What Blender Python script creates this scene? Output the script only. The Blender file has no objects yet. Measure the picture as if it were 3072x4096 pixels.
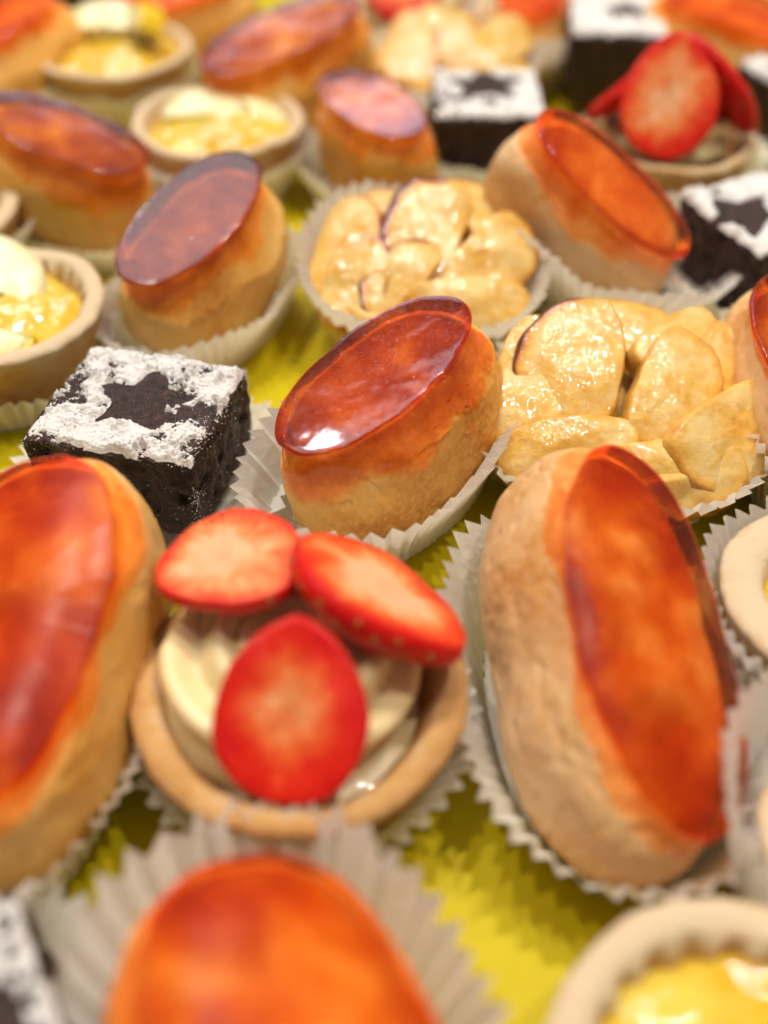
import bpy, math, random
import numpy as np
from mathutils import Vector, Matrix
from mathutils.bvhtree import BVHTree

# ---------------------------------------------------------------- camera, world, lamps, exposure
scene = bpy.context.scene
CM = 0.01
PITCH = math.radians(44.0)
cam_data = bpy.data.cameras.new("camera")
cam = bpy.data.objects.new("camera", cam_data)
scene.collection.objects.link(cam)
cam.location = (0.0, -0.1553, 0.15)
cam.rotation_euler = (math.radians(90) - PITCH, 0, 0)
cam_data.sensor_fit = 'VERTICAL'
cam_data.sensor_height = 24.0
cam_data.lens = 25.5
cam_data.clip_start = 0.005
cam_data.clip_end = 20.0
cam_data.dof.use_dof = True
cam_data.dof.focus_distance = 0.196
cam_data.dof.aperture_fstop = 3.7
scene.camera = cam

world = bpy.data.worlds.new("World")
scene.world = world
world.use_nodes = True
wb = world.node_tree.nodes["Background"]
wb.inputs[0].default_value = (1.0, 0.97, 0.94, 1)
wb.inputs[1].default_value = 0.19

def lamp_area(name, loc, target, size, energy, color, size_y=None):
    d = bpy.data.lights.new(name, 'AREA')
    d.shape = 'RECTANGLE' if size_y else 'DISK'
    d.size = size
    if size_y:
        d.size_y = size_y
    d.energy = energy
    d.color = color
    o = bpy.data.objects.new(name, d)
    scene.collection.objects.link(o)
    o.location = loc
    o.rotation_euler = (Vector(target) - Vector(loc)).to_track_quat('-Z', 'Y').to_euler()
    return o

def lamp_spot(name, loc, energy, radius, color):
    d = bpy.data.lights.new(name, 'POINT')
    d.energy = energy
    d.shadow_soft_size = radius
    d.color = color
    o = bpy.data.objects.new(name, d)
    scene.collection.objects.link(o)
    o.location = loc
    return o

WARM = (1.0, 0.91, 0.79)
COOL = (0.90, 0.93, 1.0)
lamp_spot("shop_lamp", (-0.28, 0.34, 1.25), 18.5, 0.02, WARM)
lamp_spot("shop_lamp", (0.10, 0.46, 1.30), 20.5, 0.02, WARM)
lamp_spot("shop_lamp", (0.42, 0.26, 1.25), 16.5, 0.02, WARM)
lamp_area("spot_panel", (-0.405, 0.716, 1.01), (0, 0, 0), 0.065, 0.5, COOL, 0.05)
lamp_area("ceiling_panel", (-0.32, 0.66, 1.14), (0, 0, 0), 0.46, 1.7, (0.90, 0.92, 1.0), 0.36)
lamp_area("window", (-0.20, 1.00, 0.80), (0, 0, 0), 0.42, 1.3, (0.55, 0.72, 1.0), 0.20)
lamp_spot("shop_lamp", (0.42, -0.10, 1.30), 16.0, 0.022, WARM)
lamp_spot("shop_lamp", (-0.40, -0.08, 1.30), 15.0, 0.022, WARM)

scene.view_settings.view_transform = 'Standard'
scene.view_settings.look = 'None'
scene.view_settings.exposure = 0.06
scene.view_settings.gamma = 1.0
scene.view_settings.use_curve_mapping = False
scene.cycles.max_bounces = 6
scene.cycles.diffuse_bounces = 3
scene.cycles.glossy_bounces = 3
scene.cycles.transmission_bounces = 4
scene.cycles.transparent_max_bounces = 16
scene.cycles.sample_clamp_indirect = 4.0
scene.cycles.use_denoising = True
scene.cycles.use_adaptive_sampling = True
scene.cycles.adaptive_threshold = 0.03
scene.cycles.adaptive_min_samples = 20

# ---------------------------------------------------------------- numeric helpers
def _h(ix, iy, iz, seed):
    n = (ix.astype(np.int64) * 374761393 + iy.astype(np.int64) * 668265263 + iz.astype(np.int64) * 2147483647 + seed * 1274126177) & 0xffffffff
    n = ((n ^ (n >> 13)) * 1274126177) & 0xffffffff
    n = ((n ^ (n >> 16)) * 2246822519) & 0xffffffff
    n = n ^ (n >> 15)
    return (n & 0xffffff) / float(0xffffff) * 2.0 - 1.0

def vnoise(P, freq, seed=0):
    P = np.asarray(P, float) * freq + seed * 17.31
    i = np.floor(P).astype(np.int64)
    f = P - i
    f = f * f * f * (f * (f * 6 - 15) + 10)
    out = 0
    for dx in (0, 1):
        wx = f[..., 0] if dx else 1 - f[..., 0]
        for dy in (0, 1):
            wy = f[..., 1] if dy else 1 - f[..., 1]
            for dz in (0, 1):
                wz = f[..., 2] if dz else 1 - f[..., 2]
                out = out + wx * wy * wz * _h(i[..., 0] + dx, i[..., 1] + dy, i[..., 2] + dz, seed)
    return out

def fbm(P, freq, octaves=4, seed=0, gain=0.5):
    out, amp, tot = 0, 1.0, 0
    for k in range(octaves):
        out = out + amp * vnoise(P, freq * (2.03 ** k), seed + k * 7)
        tot += amp
        amp *= gain
    return out / tot

def sm(a, b, x):
    t = np.clip((x - a) / (b - a), 0, 1)
    return t * t * (3 - 2 * t)

def smax(a, b, k):
    return 0.5 * (a + b + np.sqrt((a - b) ** 2 + k * k))

def smin(a, b, k):
    return 0.5 * (a + b - np.sqrt((a - b) ** 2 + k * k))

def rot(yaw, toward_camera=0, to_right=0):
    return np.array(Matrix.Rotation(math.radians(to_right), 3, 'Y') @ Matrix.Rotation(math.radians(toward_camera), 3, 'X') @ Matrix.Rotation(math.radians(yaw), 3, 'Z'))

def frame(normal, up):
    n = np.array(normal, float); n /= np.linalg.norm(n)
    u = np.array(up, float); u -= n * (u @ n); u /= np.linalg.norm(u)
    return np.stack([np.cross(u, n), u, n], axis=1)      # columns: side, up, normal

def grid_faces(nr, nc, wrap=True, start=0):
    """quads between nr rings of nc points"""
    r = np.arange(nr - 1)[:, None]
    c = np.arange(nc if wrap else nc - 1)[None, :]
    c2 = (c + 1) % nc
    q = np.stack([r * nc + c, r * nc + c2, (r + 1) * nc + c2, (r + 1) * nc + c], axis=-1).reshape(-1, 4) + start
    return q.tolist()

def normals_of(V, F):
    V = np.asarray(V, float)
    N = np.zeros_like(V)
    Q = np.array([f for f in F if len(f) == 4])
    n = np.cross(V[Q[:, 2]] - V[Q[:, 0]], V[Q[:, 3]] - V[Q[:, 1]])
    for k in range(4):
        np.add.at(N, Q[:, k], n)
    return N / np.maximum(np.linalg.norm(N, axis=1, keepdims=True), 1e-12)

# ---------------------------------------------------------------- object helpers
def link(o):
    scene.collection.objects.link(o)
    return o

def thing(name, label, category, base, group=None):
    o = link(bpy.data.objects.new(name, None))
    o.empty_display_size = 0.01
    o.location = (base[0] * CM, base[1] * CM, 0.0)
    o["label"] = label
    o["category"] = category
    if group:
        o["group"] = group
    return o

def mesh(name, V, F, mat, parent=None, base=(0, 0, 0), smooth=True, attrs=None, kind=None):
    V = (np.asarray(V, float) - np.array([base[0], base[1], 0.0])) * CM
    me = bpy.data.meshes.new(name)
    me.from_pydata(V.tolist(), [], F)
    if smooth:
        me.polygons.foreach_set("use_smooth", [True] * len(me.polygons))
    for k, a in (attrs or {}).items():
        at = me.attributes.new(k, 'FLOAT', 'POINT')
        at.data.foreach_set("value", np.asarray(a, np.float32))
    me.materials.append(mat)
    me.update()
    o = link(bpy.data.objects.new(name, me))
    if parent is not None:
        o.parent = parent
    if kind:
        o["kind"] = kind
    return o

# ---------------------------------------------------------------- materials
def new_mat(name):
    m = bpy.data.materials.new(name)
    m.use_nodes = True
    nt = m.node_tree
    return m, nt, nt.nodes["Principled BSDF"], nt.nodes["Material Output"]

class NT:
    def __init__(s, nt):
        s.nt = nt
    def n(s, kind, **kw):
        x = s.nt.nodes.new(kind)
        for k, v in kw.items():
            if k.startswith("i_"):
                x.inputs[k[2:].replace("_", " ")].default_value = v
            else:
                setattr(x, k, v)
        return x
    def l(s, a, b):
        s.nt.links.new(a, b)
    def coords(s, random_shift=True):
        tc = s.n('ShaderNodeTexCoord')
        mp = s.n('ShaderNodeMapping')
        mp.inputs['Scale'].default_value = (100, 100, 100)
        s.l(tc.outputs['Object'], mp.inputs['Vector'])
        if not random_shift:
            return mp.outputs[0]
        oi = s.n('ShaderNodeObjectInfo')
        mu = s.n('ShaderNodeMath', operation='MULTIPLY'); mu.inputs[1].default_value = 60
        s.l(oi.outputs['Random'], mu.inputs[0])
        ad = s.n('ShaderNodeVectorMath', operation='ADD')
        s.l(mp.outputs[0], ad.inputs[0]); s.l(mu.outputs[0], ad.inputs[1])
        return ad.outputs[0]
    def noise(s, vec, scale, detail=4, rough=0.5, dist=0.0):
        x = s.n('ShaderNodeTexNoise')
        x.inputs['Scale'].default_value = scale
        x.inputs['Detail'].default_value = detail
        x.inputs['Roughness'].default_value = rough
        x.inputs['Distortion'].default_value = dist
        s.l(vec, x.inputs['Vector'])
        return x.outputs['Fac']
    def ramp(s, fac, stops, interp='LINEAR'):
        x = s.n('ShaderNodeValToRGB')
        cr = x.color_ramp
        cr.interpolation = interp
        while len(cr.elements) < len(stops):
            cr.elements.new(0.5)
        for e, (p, c) in zip(cr.elements, stops):
            e.position = p
            e.color = (c, c, c, 1) if isinstance(c, (int, float)) else (*c, 1)
        s.l(fac, x.inputs[0])
        return x.outputs[0]
    def mix(s, fac, a, b, blend='MIX'):
        x = s.n('ShaderNodeMix', data_type='RGBA', blend_type=blend)
        for sock, v in ((x.inputs[0], fac), (x.inputs[6], a), (x.inputs[7], b)):
            if isinstance(v, bpy.types.NodeSocket):
                s.l(v, sock)
            elif isinstance(v, (int, float)):
                sock.default_value = v
            else:
                sock.default_value = (*v, 1)
        return x.outputs[2]
    def math(s, op, a, b=0.0, clamp=False):
        x = s.n('ShaderNodeMath', operation=op, use_clamp=clamp)
        for sock, v in ((x.inputs[0], a), (x.inputs[1], b)):
            if isinstance(v, bpy.types.NodeSocket):
                s.l(v, sock)
            else:
                sock.default_value = v
        return x.outputs[0]
    def bump(s, height, dist_cm, strength=1.0, normal=None):
        x = s.n('ShaderNodeBump')
        x.inputs['Strength'].default_value = strength
        x.inputs['Distance'].default_value = dist_cm * CM
        s.l(height, x.inputs['Height'])
        if normal is not None:
            s.l(normal, x.inputs['Normal'])
        return x.outputs[0]
    def attr(s, name):
        return s.n('ShaderNodeAttribute', attribute_name=name).outputs['Fac']

def sss(p, weight, radius_cm, scale=1.0):
    p.inputs['Subsurface Weight'].default_value = weight
    p.inputs['Subsurface Radius'].default_value = tuple(r * CM for r in radius_cm)
    p.inputs['Subsurface Scale'].default_value = scale

def choux_material(name, light, mid, dark):
    m, nt, p, out = new_mat(name)
    t = NT(nt); c = t.coords()
    v = t.math('ADD', t.math('MULTIPLY', t.noise(c, 0.28, 1, 0.5), 0.6), t.math('MULTIPLY', t.noise(c, 1.0, 4, 0.62), 0.5))
    base = t.ramp(v, [(0.38, dark), (0.52, mid), (0.68, light)])
    fine = t.noise(c, 9, 4, 0.65)
    base = t.mix(t.ramp(fine, [(0.42, 0.0), (0.7, 0.55)]), base, light)
    speck = t.noise(c, 28, 2, 0.6)
    base = t.mix(t.ramp(speck, [(0.60, 0.0), (0.74, 0.45)]), base, dark)
    t.l(base, p.inputs['Base Color'])
    p.inputs['Roughness'].default_value = 0.40
    p.inputs['Specular IOR Level'].default_value = 0.45
    h = t.math('ADD', fine, t.math('MULTIPLY', speck, 0.35))
    t.l(t.bump(h, 0.024, 0.6), p.inputs['Normal'])
    return m

CHOUX = choux_material("choux_crust", (0.87, 0.54, 0.17), (0.81, 0.40, 0.07), (0.58, 0.20, 0.018))
CHOUX_PALE = choux_material("pale_choux_crust", (0.83, 0.58, 0.33), (0.79, 0.46, 0.19), (0.66, 0.29, 0.065))

def caramel_material(name, absorb, haze, haze_mix, rough=0.06, bump=1.0, ior=1.5):
    """clear set sugar: light is tinted by the real thickness of caramel (attribute, cm) that it crosses on its way in and out"""
    m, nt, p, out = new_mat(name)
    t = NT(nt); c = t.coords()
    p.inputs['Base Color'].default_value = (*haze, 1)
    p.inputs['Roughness'].default_value = rough
    p.inputs['IOR'].default_value = 1.5
    blotch = t.noise(c, 1.5, 3, 0.6)
    cloud = t.ramp(blotch, [(0.3, haze_mix * 0.6), (0.7, haze_mix * 1.4)])
    grains = t.noise(c, 30, 0, 0.5)
    wave = t.noise(c, 3.0, 1, 0.5)
    h = t.math('ADD', t.math('MULTIPLY', wave, 0.5), t.math('MULTIPLY', t.ramp(grains, [(0.66, 0.0), (0.78, 1.0)]), 0.25 * bump))
    nrm = t.bump(h, 0.02, 0.35)
    t.l(nrm, p.inputs['Normal'])
    brk = t.math('MULTIPLY', t.math('SUBTRACT', t.noise(c, 4.0, 1, 0.6), 0.5), 0.9)
    cover = t.ramp(t.math('ADD', t.attr("cover"), t.math('MULTIPLY', brk, t.math('LESS_THAN', t.attr("cover"), 0.98))), [(0.12, 0.0), (0.62, 1.0)])
    thick = t.math('ADD', t.attr("thick"), t.math('MULTIPLY', cover, 0.035))
    thick = t.math('MULTIPLY', thick, t.ramp(blotch, [(0.30, 0.42), (0.70, 1.25)]))
    cc = t.n('ShaderNodeCombineColor')
    for k in range(3):
        t.l(t.math('EXPONENT', t.math('MULTIPLY', thick, -absorb[k])), cc.inputs[k])
    tr = t.n('ShaderNodeBsdfTransparent')
    t.l(cc.outputs[0], tr.inputs[0])
    gl = t.n('ShaderNodeBsdfGlossy'); gl.inputs['Roughness'].default_value = rough
    t.l(nrm, gl.inputs['Normal'])
    fr = t.n('ShaderNodeFresnel'); fr.inputs['IOR'].default_value = ior
    t.l(nrm, fr.inputs['Normal'])
    t.l(t.math('MULTIPLY', fr.outputs[0], cover), gl.inputs['Color'])
    hazed = t.n('ShaderNodeMixShader')
    df = t.n('ShaderNodeBsdfDiffuse'); df.inputs[0].default_value = (*haze, 1)
    tl = t.n('ShaderNodeBsdfTranslucent'); tl.inputs[0].default_value = (*haze, 1)
    both = t.n('ShaderNodeMixShader'); both.inputs[0].default_value = 0.4
    t.l(df.outputs[0], both.inputs[1]); t.l(tl.outputs[0], both.inputs[2])
    deep = t.ramp(t.attr('thick'), [(0.0, 0.5), (0.03, 1.0), (0.10, 0.9), (0.22, 0.45)])
    t.l(t.math('MULTIPLY', cloud, t.math('MULTIPLY', deep, cover)), hazed.inputs[0])
    t.l(tr.outputs[0], hazed.inputs[1]); t.l(both.outputs[0], hazed.inputs[2])
    sheen = t.n('ShaderNodeAddShader')
    t.l(hazed.outputs[0], sheen.inputs[0]); t.l(gl.outputs[0], sheen.inputs[1])
    t.l(sheen.outputs[0], out.inputs['Surface'])
    nt.nodes.remove(p)
    return m

CARAMEL = caramel_material("caramel_glaze", (2.0, 6.0, 13.0), (0.78, 0.19, 0.004), 0.16)
CARAMEL_SATIN = caramel_material("satin_caramel_glaze", (2.1, 6.8, 14.0), (0.72, 0.12, 0.003), 0.10, rough=0.27, ior=1.28)
CARAMEL_MID = caramel_material("brown_caramel_glaze", (3.0, 5.6, 13.0), (0.74, 0.17, 0.004), 0.12, rough=0.10)
CARAMEL_DARK = caramel_material("dark_caramel_glaze", (3.3, 7.4, 14.0), (0.74, 0.14, 0.004), 0.14)

def paper_material():
    m, nt, p, out = new_mat("baking_paper")
    t = NT(nt); c = t.coords()
    n = t.noise(c, 14, 2, 0.6)
    col = t.mix(n, (0.93, 0.91, 0.86), (0.95, 0.94, 0.91))
    d = t.n('ShaderNodeBsdfDiffuse'); tl = t.n('ShaderNodeBsdfTranslucent')
    t.l(col, d.inputs[0]); tl.inputs[0].default_value = (0.96, 0.92, 0.83, 1)
    g = t.n('ShaderNodeBsdfGlossy'); g.inputs['Roughness'].default_value = 0.45
    nb = t.bump(t.noise(c, 5, 3, 0.5), 0.05, 0.5)
    for x in (d, g):
        t.l(nb, x.inputs['Normal'])
    a = t.n('ShaderNodeMixShader'); a.inputs[0].default_value = 0.42
    t.l(d.outputs[0], a.inputs[1]); t.l(tl.outputs[0], a.inputs[2])
    b = t.n('ShaderNodeMixShader'); b.inputs[0].default_value = 0.03
    t.l(a.outputs[0], b.inputs[1]); t.l(g.outputs[0], b.inputs[2])
    t.l(b.outputs[0], out.inputs['Surface'])
    return m
PAPER = paper_material()

def pastry_material(name, pale, gold, brown):
    m, nt, p, out = new_mat(name)
    t = NT(nt); c = t.coords()
    bake = t.attr("bake")
    n = t.noise(c, 1.6, 4, 0.6)
    v = t.math('ADD', bake, t.math('MULTIPLY', t.math('SUBTRACT', n, 0.5), 0.9))
    col = t.ramp(v, [(0.15, pale), (0.5, gold), (0.9, brown)])
    fine = t.noise(c, 16, 3, 0.7)
    col = t.mix(t.ramp(fine, [(0.5, 0.0), (0.75, 0.35)]), col, pale)
    t.l(col, p.inputs['Base Color'])
    p.inputs['Roughness'].default_value = 0.7
    p.inputs['Specular IOR Level'].default_value = 0.3
    t.l(t.bump(fine, 0.07, 0.9), p.inputs['Normal'])
    return m
PASTRY = pastry_material("shortcrust", (0.80, 0.62, 0.40), (0.68, 0.38, 0.13), (0.46, 0.19, 0.045))

def simple_gloss(name, col_a, col_b, scale, rough, sub=None, bump=(8, 0.03, 0.4), coat=0.0, spec=0.5):
    m, nt, p, out = new_mat(name)
    t = NT(nt); c = t.coords()
    t.l(t.mix(t.ramp(t.noise(c, scale, 3, 0.6), [(0.35, 0.0), (0.65, 1.0)]), col_a, col_b), p.inputs['Base Color'])
    p.inputs['Roughness'].default_value = rough
    p.inputs['Specular IOR Level'].default_value = spec
    p.inputs['Coat Weight'].default_value = coat
    p.inputs['Coat Roughness'].default_value = 0.05
    if sub:
        sss(p, *sub)
    nb = t.bump(t.noise(c, bump[0], 3, 0.5), bump[1], bump[2])
    t.l(nb, p.inputs['Normal'])
    t.l(nb, p.inputs['Coat Normal'])
    return m

LEMON_GEL = simple_gloss("lemon_curd", (0.70, 0.42, 0.008), (0.80, 0.60, 0.09), 1.0, 0.09, (0.35, (0.4, 0.25, 0.05)), (1.8, 0.08, 0.7), 0.9)
LEMON_FLESH = simple_gloss("lemon_flesh", (0.86, 0.76, 0.34), (0.90, 0.85, 0.58), 3.0, 0.22, (0.35, (0.4, 0.3, 0.1)), (7, 0.06, 0.7), 0.5)
LEMON_PEEL = simple_gloss("lemon_peel", (0.80, 0.53, 0.01), (0.85, 0.60, 0.03), 6.0, 0.3, (0.1, (0.1, 0.08, 0.02)), (10, 0.03, 0.5))
CREAM = simple_gloss("pastry_cream", (0.82, 0.65, 0.32), (0.85, 0.71, 0.40), 2.0, 0.35, (0.3, (0.4, 0.3, 0.15)), (3, 0.02, 0.3), 0.15)
SEED = simple_gloss("seed_skin", (0.22, 0.11, 0.02), (0.34, 0.20, 0.04), 8, 0.4, None, (20, 0.005, 0.2))

def strawberry_material():
    m, nt, p, out = new_mat("strawberry")
    t = NT(nt); c = t.coords()
    rho, ang = t.attr("rho"), t.attr("ang")
    cv = t.n('ShaderNodeCombineXYZ')
    t.l(t.math('MULTIPLY', ang, 7.0), cv.inputs[0]); t.l(t.math('MULTIPLY', rho, 1.1), cv.inputs[1])
    streak = t.noise(cv.outputs[0], 2.2, 3, 0.55)
    blot = t.noise(c, 1.2, 3, 0.6)
    v = t.math('ADD', t.math('POWER', rho, 2.0), t.math('MULTIPLY', t.math('MULTIPLY', t.math('SUBTRACT', streak, 0.5), 1.0), rho))
    v = t.math('SUBTRACT', v, t.math('MULTIPLY', t.attr('pale'), t.math('LESS_THAN', rho, 0.9)))
    v = t.math('ADD', v, t.math('MULTIPLY', t.math('SUBTRACT', blot, 0.5), 1.2))
    col = t.ramp(v, [(0.0, (0.88, 0.46, 0.24)), (0.14, (0.86, 0.30, 0.10)), (0.36, (0.82, 0.13, 0.025)), (0.62, (0.74, 0.022, 0.005)), (1.0, (0.64, 0.005, 0.003))])
    t.l(col, p.inputs['Base Color'])
    p.inputs['Roughness'].default_value = 0.35
    p.inputs['Specular IOR Level'].default_value = 0.2
    p.inputs['Coat Weight'].default_value = 0.3
    p.inputs['Coat Roughness'].default_value = 0.06
    sss(p, 0.25, (0.4, 0.06, 0.03))
    nb = t.bump(t.math('ADD', t.noise(c, 7, 4, 0.6), t.math('MULTIPLY', streak, 0.6)), 0.06, 0.6)
    t.l(nb, p.inputs['Normal']); t.l(nb, p.inputs['Coat Normal'])
    return m
STRAWBERRY = strawberry_material()

def apple_material():
    m, nt, p, out = new_mat("glazed_apple")
    t = NT(nt); c = t.coords()
    brown = t.attr("brown")
    n = t.noise(c, 1.4, 4, 0.62)
    v = t.math('ADD', brown, t.math('MULTIPLY', t.math('SUBTRACT', n, 0.5), 1.15))
    col = t.ramp(v, [(0.02, (0.80, 0.57, 0.22)), (0.20, (0.76, 0.45, 0.09)), (0.42, (0.70, 0.34, 0.05)), (0.66, (0.45, 0.14, 0.015)), (0.95, (0.11, 0.02, 0.008))])
    t.l(col, p.inputs['Base Color'])
    p.inputs['Roughness'].default_value = 0.5
    p.inputs['Specular IOR Level'].default_value = 0.25
    p.inputs['Coat Weight'].default_value = 1.0
    p.inputs['Coat Roughness'].default_value = 0.08
    sss(p, 0.3, (0.35, 0.2, 0.06))
    nb = t.bump(t.noise(c, 5, 2, 0.65), 0.05, 0.6)
    nc = t.bump(t.noise(c, 6.5, 2, 0.5), 0.04, 0.8)
    t.l(nb, p.inputs['Normal']); t.l(nc, p.inputs['Coat Normal'])
    return m
APPLE = apple_material()

def cake_material():
    m, nt, p, out = new_mat("brownie_crumb")
    t = NT(nt); c = t.coords()
    a = t.noise(c, 6, 4, 0.7)
    col = t.ramp(a, [(0.3, (0.010, 0.005, 0.004)), (0.52, (0.036, 0.015, 0.010)), (0.78, (0.11, 0.045, 0.028))])
    t.l(col, p.inputs['Base Color'])
    p.inputs['Roughness'].default_value = 0.42
    p.inputs['Specular IOR Level'].default_value = 0.36
    t.l(t.bump(t.math('ADD', a, t.math('MULTIPLY', t.noise(c, 22, 1, 0.6), 0.4)), 0.08, 0.9), p.inputs['Normal'])
    return m
CAKE = cake_material()

def sugar_material():
    m, nt, p, out = new_mat("icing_sugar")
    t = NT(nt); c = t.coords()
    n = t.noise(c, 20, 3, 0.7)
    t.l(t.mix(n, (0.80, 0.77, 0.74), (0.88, 0.86, 0.84)), p.inputs['Base Color'])
    p.inputs['Roughness'].default_value = 0.9
    p.inputs['Specular IOR Level'].default_value = 0.1
    t.l(t.bump(n, 0.05, 0.9), p.inputs['Normal'])
    return m
SUGAR = sugar_material()

def tray_material():
    m, nt, p, out = new_mat("yellow_board")
    t = NT(nt); c = t.coords(False)
    n = t.noise(c, 3, 4, 0.6)
    col = t.mix(n, (0.52, 0.415, 0.003), (0.58, 0.465, 0.004))
    for (x, y, r) in ((4.6, 24.5, 2.2), (-9.6, 7.2, 1.3), (10.5, 10.0, 1.5)):   # printed green leaves
        dv = t.n('ShaderNodeVectorMath', operation='DISTANCE')
        t.l(c, dv.inputs[0]); dv.inputs[1].default_value = (x, y, 0)
        col = t.mix(t.ramp(t.math('DIVIDE', dv.outputs['Value'], r), [(0.95, 1.0), (1.0, 0.0)]), col, (0.22, 0.42, 0.02))
    t.l(col, p.inputs['Base Color'])
    p.inputs['Roughness'].default_value = 0.5
    p.inputs['Specular IOR Level'].default_value = 0.15
    t.l(t.bump(t.noise(c, 30, 3, 0.6), 0.01, 0.3), p.inputs['Normal'])
    return m
TRAY = tray_material()

# ---------------------------------------------------------------- the tray
def build_tray():
    x0, x1, y0, y1, r, th = -30, 30, -24, 44, 2.0, 0.3
    pts = []
    for cx, cy, a0 in ((x1 - r, y1 - r, 0), (x0 + r, y1 - r, 90), (x0 + r, y0 + r, 180), (x1 - r, y0 + r, 270)):
        for k in range(9):
            a = math.radians(a0 + k * 90 / 8)
            pts.append((cx + r * math.cos(a), cy + r * math.sin(a)))
    n = len(pts)
    V = [(x, y, 0) for x, y in pts] + [(x, y, -th) for x, y in pts]
    F = [list(range(n)), list(range(2 * n - 1, n - 1, -1))] + [[i, n + i, n + (i + 1) % n, (i + 1) % n] for i in range(n)]
    o = mesh("tray", V, F, TRAY, smooth=False)
    o["kind"] = "structure"
build_tray()

# ---------------------------------------------------------------- paper cups
def paper_cup(label, c, yaw, foot, rim, height, pleats, seed, group="pleated paper cups", amp=0.12, k=2.3, dents=(), round_pleats=False):
    """dents: (angle deg in the picture plane, width deg, rim pushed out in cm, rim raised in cm)"""
    rng = np.random.RandomState(seed)
    per = 6 if round_pleats else 2
    n = pleats * per
    th = np.arange(n) / n * 2 * np.pi
    jit = np.repeat(rng.uniform(-0.25, 0.25, pleats), per) * (2 * np.pi / pleats)
    if not round_pleats:
        th = th + jit * (np.arange(n) % 2)
    ya = math.radians(yaw)
    if round_pleats:
        wave = np.cos(np.arange(n) * 2 * np.pi / per)
        wave = np.sign(wave) * np.abs(wave) ** 0.8
    else:
        wave = np.where(np.arange(n) % 2 == 0, 1.0, -1.0)
    wave = wave * np.repeat(rng.uniform(0.65, 1.25, pleats), per)
    def oval(ax, bx):
        ct, st = np.cos(th), np.sin(th)
        r = (np.abs(ct / ax) ** k + np.abs(st / bx) ** k) ** (-1 / k)
        return r * ct, r * st
    fx, fy = oval(*foot); rx, ry = oval(*rim)
    circ = np.stack([np.cos(th), np.sin(th), np.zeros(n)], -1)
    low = fbm(circ + 3.1, 1.2, 2, seed); hi = fbm(circ + 9.4, 2.0, 2, seed + 3)
    thw = th + ya
    push = np.zeros(n); lift = np.zeros(n)
    for a, w, pu, li in dents:
        d = (np.degrees(thw) - a + 180) % 360 - 180
        g = np.exp(-(d / w) ** 2)
        push += pu * g; lift += li * g
    nx, ny = np.cos(th), np.sin(th)
    L = 9
    V = []
    for i in range(L):
        t = i / (L - 1)
        e = t ** 1.15
        rr = amp * (0.22 + 0.78 * t) * wave + (0.22 * low + push) * t * t
        x = fx + (rx - fx) * e + nx * rr
        y = fy + (ry - fy) * e + ny * rr
        z = 0.03 + (height * (1 + 0.12 * hi) + lift) * (t ** 0.92) + 0.06 * t * t * wave * (0 if round_pleats else 0.4)
        V.append(np.stack([x, y, z], -1))
    ring = V[0]
    inner = [ring * [s, s, 1] for s in (0.55, 0.05)]
    V = np.concatenate([inner[1], inner[0]] + V)
    c_, s_ = math.cos(ya), math.sin(ya)
    W = np.stack([V[:, 0] * c_ - V[:, 1] * s_ + c[0], V[:, 0] * s_ + V[:, 1] * c_ + c[1], V[:, 2]], -1)
    F = grid_faces(L + 2, n) + [list(range(n))]
    o = mesh("paper_cup", W, F, PAPER, base=c, smooth=round_pleats)
    o.location = (c[0] * CM, c[1] * CM, 0)
    o["label"] = label
    o["category"] = "paper cup"
    o["group"] = group
    return o

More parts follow.
